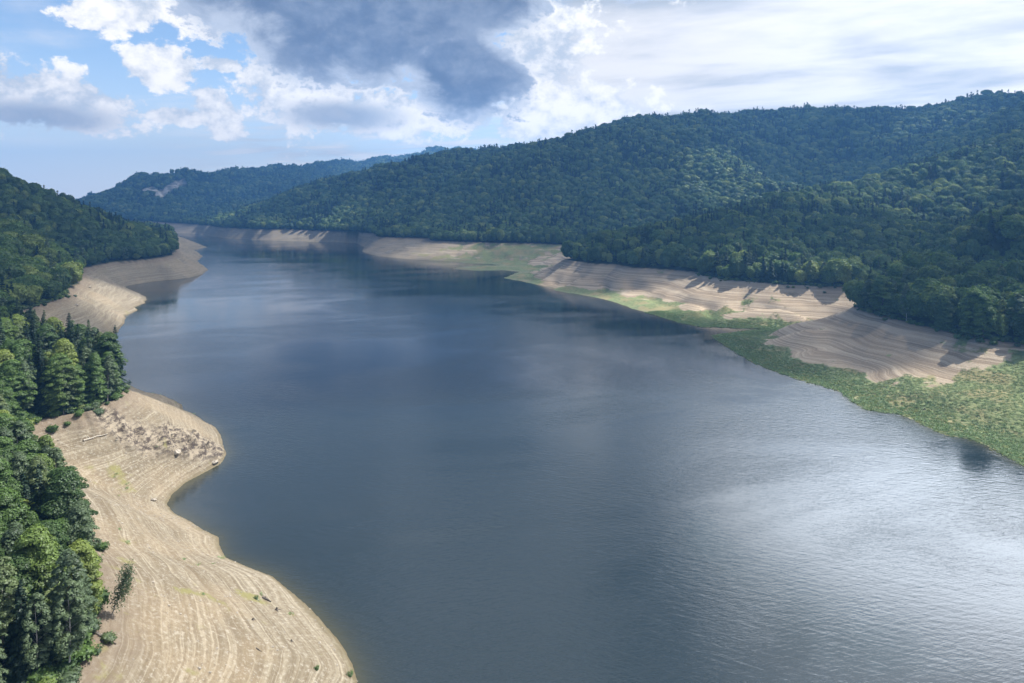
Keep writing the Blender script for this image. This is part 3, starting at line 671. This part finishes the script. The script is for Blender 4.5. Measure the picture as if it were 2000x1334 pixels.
for i in range(n_):
    b = rest[i, 4]
    if rr_[i] < 430: nm = ("spruce%d" % (ri[i] % 3)) if rsp[i] else ("birch%d" % (ri[i] % 2)) if rbi[i] else "beech%d" % (ri[i] % 4)
    elif b <= 2 and rr_[i] < 1250: nm = ("m%d" % (3 + ri[i] % 2)) if rsp[i] else "m5" if rbi[i] else "m%d" % (ri[i] % 3)
    else: nm = "m9" if rsp[i] else "m%d" % (6 + ri[i] % 3)
    pick[i] = full_idx[nm]
bs = np.array([.97, 1.06, 1.07, 1.18, 1.25])[rest[:, 4].astype(int)]
bs = np.where((rest[:, 4] == 0) & (rest[:, 0] > 0), 1.2, bs); scz = (.62 + .62 * rng.uniform(size=n_) ** 1.2 + .25 * fbm(rest[:, 0], rest[:, 1], 45, 2)) * bs; scx = scz * rng.uniform(.82, 1.3, n_) * np.where(rest[:, 4] >= 3, 1.1, 1.0)
def instancer(name, P, pick, sx, sz, coll):
    me = bpy.data.meshes.new(name); me.vertices.add(len(P)); me.vertices.foreach_set('co', np.asarray(P, np.float32).ravel())
    o = bpy.data.objects.new(name, me); COL.objects.link(o)
    add_attr(o, 'pick', pick, typ='INT'); add_attr(o, 'sx', sx); add_attr(o, 'sz', sz); add_attr(o, 'rz', rng.uniform(0, 6.28, len(P)))
    ng = bpy.data.node_groups.new(name, 'GeometryNodeTree'); ng.interface.new_socket("Geometry", in_out='INPUT', socket_type='NodeSocketGeometry'); ng.interface.new_socket("Geometry", in_out='OUTPUT', socket_type='NodeSocketGeometry')
    k = NT(ng); gi = k.new('NodeGroupInput'); go = k.new('NodeGroupOutput')
    def na(nm, t): n = k.new('GeometryNodeInputNamedAttribute', data_type=t); n.inputs[0].default_value = nm; return n.outputs[0]
    ci = k.new('GeometryNodeCollectionInfo'); ci.inputs[0].default_value = coll; ci.inputs[1].default_value = True; ci.inputs[2].default_value = True
    ip = k.new('GeometryNodeInstanceOnPoints'); ip.inputs['Pick Instance'].default_value = True
    k.l.new(gi.outputs[0], ip.inputs['Points']); k.l.new(ci.outputs[0], ip.inputs['Instance']); k.l.new(na('pick', 'INT'), ip.inputs['Instance Index'])
    c1 = k.new('ShaderNodeCombineXYZ'); k.l.new(na('rz', 'FLOAT'), c1.inputs[2]); k.l.new(c1.outputs[0], ip.inputs['Rotation'])
    c2 = k.new('ShaderNodeCombineXYZ'); sxa = na('sx', 'FLOAT'); k.l.new(sxa, c2.inputs[0]); k.l.new(sxa, c2.inputs[1]); k.l.new(na('sz', 'FLOAT'), c2.inputs[2]); k.l.new(c2.outputs[0], ip.inputs['Scale'])
    k.l.new(ip.outputs[0], go.inputs[0])
    md = o.modifiers.new("scatter", 'NODES'); md.node_group = ng
    return o
fo = instancer("forest", rest[:, :3] - np.array([0, 0, .6]), pick, scx, scz, shape_col)
tag(fo, "dense mixed forest of beech and spruce covering the hills around the reservoir", "forest", kind='stuff')

# ------------------------------------------------------------------ low growth and stones on the bared shore
weed_col = bpy.data.collections.new("weed_shapes")
for i in range(3):
    r = np.random.default_rng(200 + i); n = 46
    c = r.normal(size=(n, 3)) * np.array([.55, .55, .16]); c[:, 2] = np.abs(c[:, 2]) + .12 * np.exp(-(c[:, 0] ** 2 + c[:, 1] ** 2)); nr = r.normal(size=(n, 3)) * .5 + np.array([0, 0, 1])
    o = leaf_obj("weed_%d" % i, leaf_quads(c, nr, .26, r, 1.8), r.uniform(0, 1, n), M_weed); weed_col.objects.link(o)
X, Y = grid_pts(-260, 330, 100, 620, 1.25, .6)
q = inside(X, Y, tree_poly) & ~inside(X, Y, water_poly) & (np.abs(np.degrees(np.arctan2(X, Y))) < 43); X, Y = X[q], Y[q]
ii = np.clip(np.round((np.arctan2(X, Y) - AZ0) / (AZ1 - AZ0) * (NA - 1)).astype(int), 0, NA - 1); jj = np.clip(np.round(np.log(np.hypot(X, Y) / R0) / math.log(R1 / R0) * (NR - 1)).astype(int), 0, NR - 1)
gq = GREEN[ii, jj]; keepw = rng.uniform(size=len(X)) < np.where(RS[ii, jj] > .5, np.clip(gq * 1.5 - .45 + 1.0 * fbm(X, Y, 14, 3), 0, 1), gq * .10)
X, Y = X[keepw], Y[keepw]; zl, zo, dw, dt_, tt_, r1, r2 = land(X, Y); q = (zo == 1); X, Y, zl, dw = X[q], Y[q], zl[q], dw[q]
big_ = .4 + .6 * sstep(30, 6, dw) * (X > 0)
wsx = rng.uniform(.6, 1.3, len(X)) * (.55 + .6 * big_); wsz = rng.uniform(.6, 1.3, len(X)) * big_
print("WEEDS", len(X))
wo = instancer("ground_cover", np.stack([X, Y, zl - .03], 1), rng.integers(0, 3, len(X)), wsx, wsz, weed_col)
tag(wo, "low green weeds growing over the bared lake bed along the right shore", "weeds", kind='stuff')

und_col = bpy.data.collections.new("bush_shapes")
for i in range(3):
    v_, t_b, _ = dome(300 + i, 2.4, 1.5, 12, 7, .34, 260, .3, 0.0)
    und_col.objects.link(leaf_obj("bush_%d" % i, v_, t_b, [M_beech, M_beech, M_birch][i]))
X, Y = grid_pts(-360, 420, 95, 720, 2.0, .6); q = np.abs(np.degrees(np.arctan2(X, Y))) < 43; X, Y = X[q], Y[q]
dtt = seg_dist(X, Y, tree_poly); q = dtt < 9; X, Y = X[q], Y[q]
zl, zo, dw, dt_, tt_, r1, r2 = land(X, Y)
q = ((zo == 2) & (dt_ < 6) & (rng.uniform(size=len(X)) < .55)) | ((zo == 1) & (rng.uniform(size=len(X)) < .28 * np.exp(-dt_ / 1.6)))
X, Y, zl = X[q], Y[q], zl[q]; sb = rng.uniform(.35, 1.15, len(X)); print("BUSHES", len(X))
uo = instancer("undergrowth", np.stack([X, Y, zl - .1], 1), rng.integers(0, 3, len(X)), sb, sb * rng.uniform(.7, 1.2, len(X)), und_col)
tag(uo, "low bushes and saplings along the foot of the woods", "undergrowth", kind='stuff')

def rock_mesh(name, seed, link=False, sub=2):
    bm = bmesh.new(); bmesh.ops.create_icosphere(bm, subdivisions=sub, radius=1); r = random.Random(seed)
    pl = [(Vector((r.gauss(0, 1), r.gauss(0, 1), r.gauss(0, .8))).normalized(), r.uniform(.55, .85)) for _ in range(9)]
    for v in bm.verts:
        for n, d in pl:
            e = v.co.dot(n)
            if e > d: v.co -= n * (e - d)
        v.co.x *= 1.25; v.co.z *= .7
    me = bpy.data.meshes.new(name); bm.to_mesh(me); bm.free(); me.materials.append(M_stone); o = bpy.data.objects.new(name, me)
    if link: COL.objects.link(o)
    return o
stone_col = bpy.data.collections.new("stone_shapes")
for i in range(4): stone_col.objects.link(rock_mesh("stone_%d" % i, i, sub=1))
X = rng.uniform(-190, 10, 60000); Y = rng.uniform(100, 340, 60000)
q = inside(X, Y, tree_poly) & ~inside(X, Y, water_poly); X, Y = X[q], Y[q]
dens = sstep(-.25, .5, fbm(X, Y, 12, 3)) + .4 * gau(X, Y, *OUT, 14, 25, -.5) + 1.5 * gau(X, Y, *W(290, 985, 8), 14, 6)
q = rng.uniform(size=len(X)) < dens * .45; X, Y = X[q], Y[q]; zl, zo, *_ = land(X, Y); q = zo == 1; X, Y, zl = X[q], Y[q], zl[q]
ss = .07 + .30 * rng.uniform(size=len(X)) ** 6 + .04 * rng.uniform(size=len(X))
ss = ss * (1 + .5 * gau(X, Y, *OUT, 14, 25, -.5))
print("STONES", len(X))
st_o = instancer("gravel", np.stack([X, Y, zl + ss * .1], 1), rng.integers(0, 4, len(X)), ss, ss * .8, stone_col)
tag(st_o, "loose pale stones scattered over the near left shore", "gravel", kind='stuff')

# ------------------------------------------------------------------ single things on the shore
def gz(x, y): return float(land(np.array([x]), np.array([y]))[0][0])
def on_ground(px, py):
    lo = W(px, py, 0); z = 0
    dx, dy = (px - 1000) / F, 1.0; k_ = (py - YH) / F
    ds = np.linspace(60, H / k_, 1500); zs = land(dx * ds, ds)[0]; ray = H - k_ * ds
    h = np.nonzero(zs >= ray)[0]; d = ds[h[0]] if len(h) else H / k_
    return dx * d, d, gz(dx * d, d)
def shrub(px, py, s, label, seed, tall=1.0):
    x, y, z = on_ground(px, py); r = np.random.default_rng(seed); n = 170
    c = r.normal(size=(n, 3)); c /= np.linalg.norm(c, axis=1)[:, None]; c = c * r.uniform(.5, 1, (n, 1)) * np.array([1, 1, .7 * tall]) * (1 + .25 * np.sin(c[:, :1] * 5)); c[:, 2] += .6 * tall
    root = bpy.data.objects.new("shrub", None); COL.objects.link(root); root.location = (x, y, z - .05); root.scale = (s, s, s)
    f = leaf_obj("foliage", leaf_quads(c, c + np.array([0, 0, .5]), .24, r, 1.7), r.uniform(0, 1, n), M_beech, link=True); f.parent = root
    v, fc = join([tube([(0, 0, -.15), (a * .3, b * .3, .4), (a * .7, b * .7, .95 * tall)], [.04, .03, .01], 4) for a, b in ((1, 0), (-.6, .7), (-.5, -.8), (.3, .9))])
    new_mesh_obj("stem", v, fc, M_bark, parent=root); tag(root, label, "shrub"); return root
def log(px0, py0, px1, py1, rad, label, name="driftwood_log", mat=None, stubs=2, cat="driftwood"):
    a = on_ground(px0, py0); b = on_ground(px1, py1); mat = mat or M_dead
    A_ = Vector(a) + Vector((0, 0, rad * .6)); B_ = Vector(b) + Vector((0, 0, rad * .4)); n = 7; L = (B_ - A_).length; rnd_ = random.Random(int(px0))
    P_ = [A_.lerp(B_, i / n) + Vector((rnd_.uniform(-1, 1), rnd_.uniform(-1, 1), rnd_.uniform(-.1, .3))) * L * .018 for i in range(n + 1)]
    for i in range(1, n):
        g_ = gz(P_[i].x, P_[i].y)
        if P_[i].z < g_ + rad * .3: P_[i].z = g_ + rad * .3
    org = P_[0].copy(); P_ = [p - org for p in P_]
    root = bpy.data.objects.new(name, None); COL.objects.link(root); root.location = org
    rads = [rad * (1.15 - .75 * i / n) for i in range(n + 1)]
    v, f = tube(P_, rads, 8); c = len(v); v += [tuple(P_[0]), tuple(P_[-1])]
    f3 = f + [(c, (j + 1) % 8, j, j) for j in range(0)]
    new_mesh_obj("trunk", v[:-2], f3, mat, parent=root, smooth=True)
    for s_ in range(stubs):
        i = 2 + s_ * 2 if 2 + s_ * 2 < n else n - 1; p = P_[i]; d = Vector((rnd_.uniform(-1, 1), rnd_.uniform(-1, 1), rnd_.uniform(.4, 1.1))).normalized() * min(1.4, L * .22)
        vv, ff = tube([p, p + d * .6, p + d + Vector((0, 0, .05))], [rads[i] * .55, rads[i] * .35, rads[i] * .12], 5); new_mesh_obj("branch", vv, ff, mat, parent=root)
    return tag(root, label, cat)
def boulder(px, py, s, label, seed, mat=None):
    x, y, z = on_ground(px, py); o = rock_mesh("boulder", seed, True, 3); o.location = (x, y, z + s * .15); o.scale = (s, s, s); o.rotation_euler = (0, 0, seed * 1.3)
    if mat: o.data.materials[0] = mat
    return tag(o, label, "boulder")
def stump(px, py, s, label, seed):
    x, y, z = on_ground(px, py); rnd_ = random.Random(seed); parts = [tube([(0, 0, -.2), (0, 0, .15), (.05, 0, .75)], [.42, .34, .25], 9)]
    root = bpy.data.objects.new("tree_stump", None); COL.objects.link(root); root.location = (x, y, z); root.scale = (s, s, s)
    v, f = parts[0]; k_ = len(v); v.append((.05, 0, .72)); f += [(k_, k_ - 9 + j, k_ - 9 + (j + 1) % 9, k_) for j in range(0)]
    new_mesh_obj("trunk", v[:-1], f, M_dead, parent=root)
    for j in range(5):
        a = j * 1.26 + rnd_.uniform(0, .5); d = Vector((math.cos(a), math.sin(a), 0)); vv, ff = tube([d * .2 + Vector((0, 0, .2)), d * .7 + Vector((0, 0, .12)), d * rnd_.uniform(1.1, 1.6) + Vector((0, 0, rnd_.uniform(-.15, .3)))], [.16, .10, .03], 5)
        new_mesh_obj("root", vv, ff, M_dead, parent=root)
    return tag(root, label, "stump")
log(186, 1237, 226, 1259, .22, "dark fallen trunk reaching out from under the lowest left wood", "fallen_trunk")
log(163, 862, 210, 848, .28, "long bleached log lying on the slope under the left spur wood", "driftwood_log", M_pale)
log(500, 1266, 511, 1273, .10, "thin dark stick lying on the pale terrace of the near left shore", "driftwood_log")
log(658, 1229, 664, 1226, .14, "short dark driftwood branch jutting into the water at the shore edge", "driftwood_log", stubs=1)
log(513, 1168, 530, 1176, .30, "thick dark driftwood log, farthest up of the dark wood on the terraced left shore", "driftwood_log")
stump(540, 1192, .8, "dark upturned stump just below the thick driftwood log on the left shore", 1)
stump(494, 1211, .55, "small dark stump on the left shore, between the green strip and the pale terrace", 2)
stump(1806, 800, .9, "dark stump standing in the green weeds of the right shore", 3)
stump(569, 1253, .5, "small dark stump right of the thin stick on the left shore", 4)
boulder(149, 597, 1.3, "pale boulder on the second left headland, right of its wood", 11)
boulder(175, 562, 1.5, "white boulder at the inner corner of the bay behind the second left headland", 12)
boulder(420, 905, 1.3, "large brown boulder low on the rocky left point by the water", 13)
boulder(345, 885, 1.5, "angular boulder on the crest of the rocky left point", 14)
boulder(300, 978, .9, "pale boulder at the head of the small near left cove", 15)
shrub(500, 1170, .7, "low green shrub on the terraced left shore beside the thick driftwood log", 21)
shrub(619, 1307, .6, "small green shrub near the bottom of the left shore", 22)
shrub(684, 1320, .8, "green shrub at the water edge at the bottom tip of the left shore", 23)
shrub(190, 1275, 1.0, "dark green shrub at the foot of the lowest left wood below the fallen trunk", 24)
shrub(252, 748, 1.3, "small dark shrub at the foot of the left spur wood against the water", 25, 1.4)
bx, by, bz = on_ground(218, 1200)
# the lone leaning birch
lone = bpy.data.objects.new("birch_tree", None); COL.objects.link(lone); lone.location = (bx, by, bz)
r = np.random.default_rng(5); tipsL = [np.array([1.3 + .35 * i * .55 + r.normal(0, .35), r.normal(0, .6), 3.0 + i * .52]) for i in range(11)]
V = []; tn = []
for c in tipsL:
    n = 170; q = r.normal(size=(n, 3)) * np.array([.5, .5, .85]); V.append(leaf_quads(c + q - np.array([0, 0, .3]), r.normal(size=(n, 3)), .20, r)); tn.append(np.clip(r.uniform(.2, .6) + r.normal(0, .15, n), 0, 1))
lc = leaf_obj("crown", np.concatenate(V), np.concatenate(tn), M_birch, True); lc.parent = lone
pt = [tube([(0, 0, -.4), (.6, 0, 1.6), (1.6, 0, 3.8), (2.6, 0, 6.2), (3.2, 0, 8.2)], [.12, .10, .08, .05, .02], 6)] + [tube([(1.2 + .1 * i, 0, 3 + .42 * i), tuple(c)], [.035, .012], 4) for i, c in enumerate(tipsL)]
v, f = join(pt); new_mesh_obj("trunk", v, f, M_bbark, parent=lone, smooth=True)
tag(lone, "thin lone birch leaning out over the bare shore from the lowest left wood", "birch")

# ------------------------------------------------------------------ added unseen cloud deck, gaps shaped to leave sun patches on the hills
def mat_shade_cloud():
    m, k = mat_new("shade_cloud"); geo = k.new('ShaderNodeNewGeometry'); P = geo.outputs['Position']
    d = k.new('ShaderNodeBsdfDiffuse'); d.inputs[0].default_value = (.85, .87, .9, 1); t = k.new('ShaderNodeBsdfTranslucent'); t.inputs[0].default_value = (.80, .84, .92, 1)
    mx = k.new('ShaderNodeMixShader'); mx.inputs[0].default_value = .40; k.l.new(d.outputs[0], mx.inputs[1]); k.l.new(t.outputs[0], mx.inputs[2])
    tr = k.new('ShaderNodeBsdfTransparent'); f = k.new('ShaderNodeMixShader')
    k.l.new(k.m('SUBTRACT', 1.0, k.m('MULTIPLY', attr(k, 'dense'), 1.0)), f.inputs[0]); k.l.new(mx.outputs[0], f.inputs[1]); k.l.new(tr.outputs[0], f.inputs[2])
    o = k.new('ShaderNodeOutputMaterial'); k.l.new(f.outputs[0], o.inputs[0]); return m
CA = 3000.0
cell = 40; cx_ = np.arange(-3000, 3400, cell); cy_ = np.arange(-200, 6400, cell); CX, CY = np.meshgrid(cx_, cy_, indexing='ij')
lit = 1.3 * gau(CX, CY, -60, 190, 190, 170) + .50 * gau(CX, CY, -330, 680, 110, 300)
def lp(px, d, rx, ry, a=0, s=1.0):
    q = mpx(px, 0, d); return s * gau(CX, CY, q[0], q[1], rx, ry, a)
lit = lit + lp(1430, 1500, 110, 170, 0, 1.7) + lp(1715, 1010, 120, 110, .2, 1.9) + lp(1880, 1000, 110, 90, 0, .7) + lp(1850, 1720, 170, 120, 0, 1.0) + lp(1790, 325, 140, 80, 0, 1.25) + lp(1240, 700, 120, 60, 0, .62) + lp(1550, 590, 90, 50, 0, .8) + lp(900, 1230, 150, 110, 0, .55) + lp(560, 1800, 420, 170, 0, .62) + lp(400, 2150, 300, 170, 0, .6) + lp(1990, 300, 60, 60, 0, .6) + lp(1400, 655, 90, 50, 0, .6) + lp(1100, 830, 90, 60, 0, .6) + lp(1700, 480, 60, 50, 0, .5) + lp(1400, 640, 60, 60, 0, .5) + lp(1330, 1850, 120, 80, 0, .4)
lit = lit + .30 * fbm(CX, CY, 260, 4)
dense = (.82 + .17 * np.clip(lp(1850, 450, 170, 90) + lp(1450, 800, 170, 110) + lp(1250, 830, 90, 60) + lp(-100, 700, 250, 350) * .5, 0, 1)) * (1 - sstep(.30, .64, lit))
edge_f = np.minimum.reduce([sstep(-3000, -2500, CX), 1 - sstep(2900, 3300, CX), sstep(-200, 0, CY), 1 - sstep(5800, 6300, CY)])
dense = dense * edge_f * (1 - sstep(2300, 2500, CY) * sstep(-1000, -800, CX))
off = np.array([sv.x / sv.z, sv.y / sv.z])
thick = 90 * dense * (1 + .6 * fbm(CX, CY, 180, 4))
gi_ = np.arange(CX.size).reshape(CX.shape); cq = np.stack([gi_[:-1, :-1], gi_[1:, :-1], gi_[1:, 1:], gi_[:-1, 1:]], -1).reshape(-1, 4)
kf = (dense.ravel()[cq] > .01).any(1); cq = cq[kf]
gh = np.clip(land(CX, CY)[0], 0, 420) + 10
for _ in range(3): gh[1:-1, 1:-1] = (gh[:-2, 1:-1] + gh[2:, 1:-1] + gh[1:-1, :-2] + gh[1:-1, 2:] + gh[1:-1, 1:-1]) / 5
TX = CX + off[0] * (CA - gh); TY = CY + off[1] * (CA - gh)
top = np.stack([TX, TY, CA + thick], -1).reshape(-1, 3); bot = np.stack([TX, TY, CA - thick * .4 - 1], -1).reshape(-1, 3)
V = np.concatenate([top, bot]); cqb = cq[:, ::-1] + CX.size
cl_o = new_mesh_obj("added_shade_clouds", V, np.concatenate([cq, cqb]), mat_shade_cloud(), smooth=True)
dv = np.clip(1 - np.sqrt(np.clip(1 - dense, 0, 1)), 0, 1).ravel(); add_attr(cl_o, 'dense', np.concatenate([dv, dv]))
tag(cl_o, kind='structure')

# ------------------------------------------------------------------ haze
def haze():
    m, k = mat_new("haze"); pv = k.new('ShaderNodeVolumePrincipled'); pv.inputs['Color'].default_value = (.18, .48, 1.0, 1); pv.inputs['Density'].default_value = HZ; pv.inputs['Anisotropy'].default_value = .2
    o = k.new('ShaderNodeOutputMaterial'); k.l.new(pv.outputs[0], o.inputs['Volume'])
    zt = max(float(GZ.max()) + 40, H + 20); bm = bmesh.new(); bmesh.ops.create_cube(bm, size=1)
    for v in bm.verts: v.co.x *= 12000; v.co.y = v.co.y * 6300 + 2800; v.co.z = (v.co.z + .5) * (zt + 16) - 16
    me = bpy.data.meshes.new("haze"); bm.to_mesh(me); bm.free(); me.materials.append(m); o = bpy.data.objects.new("haze", me); COL.objects.link(o); o.visible_shadow = True
    tag(o, kind='stuff')
HZ = 1.65e-4
haze()
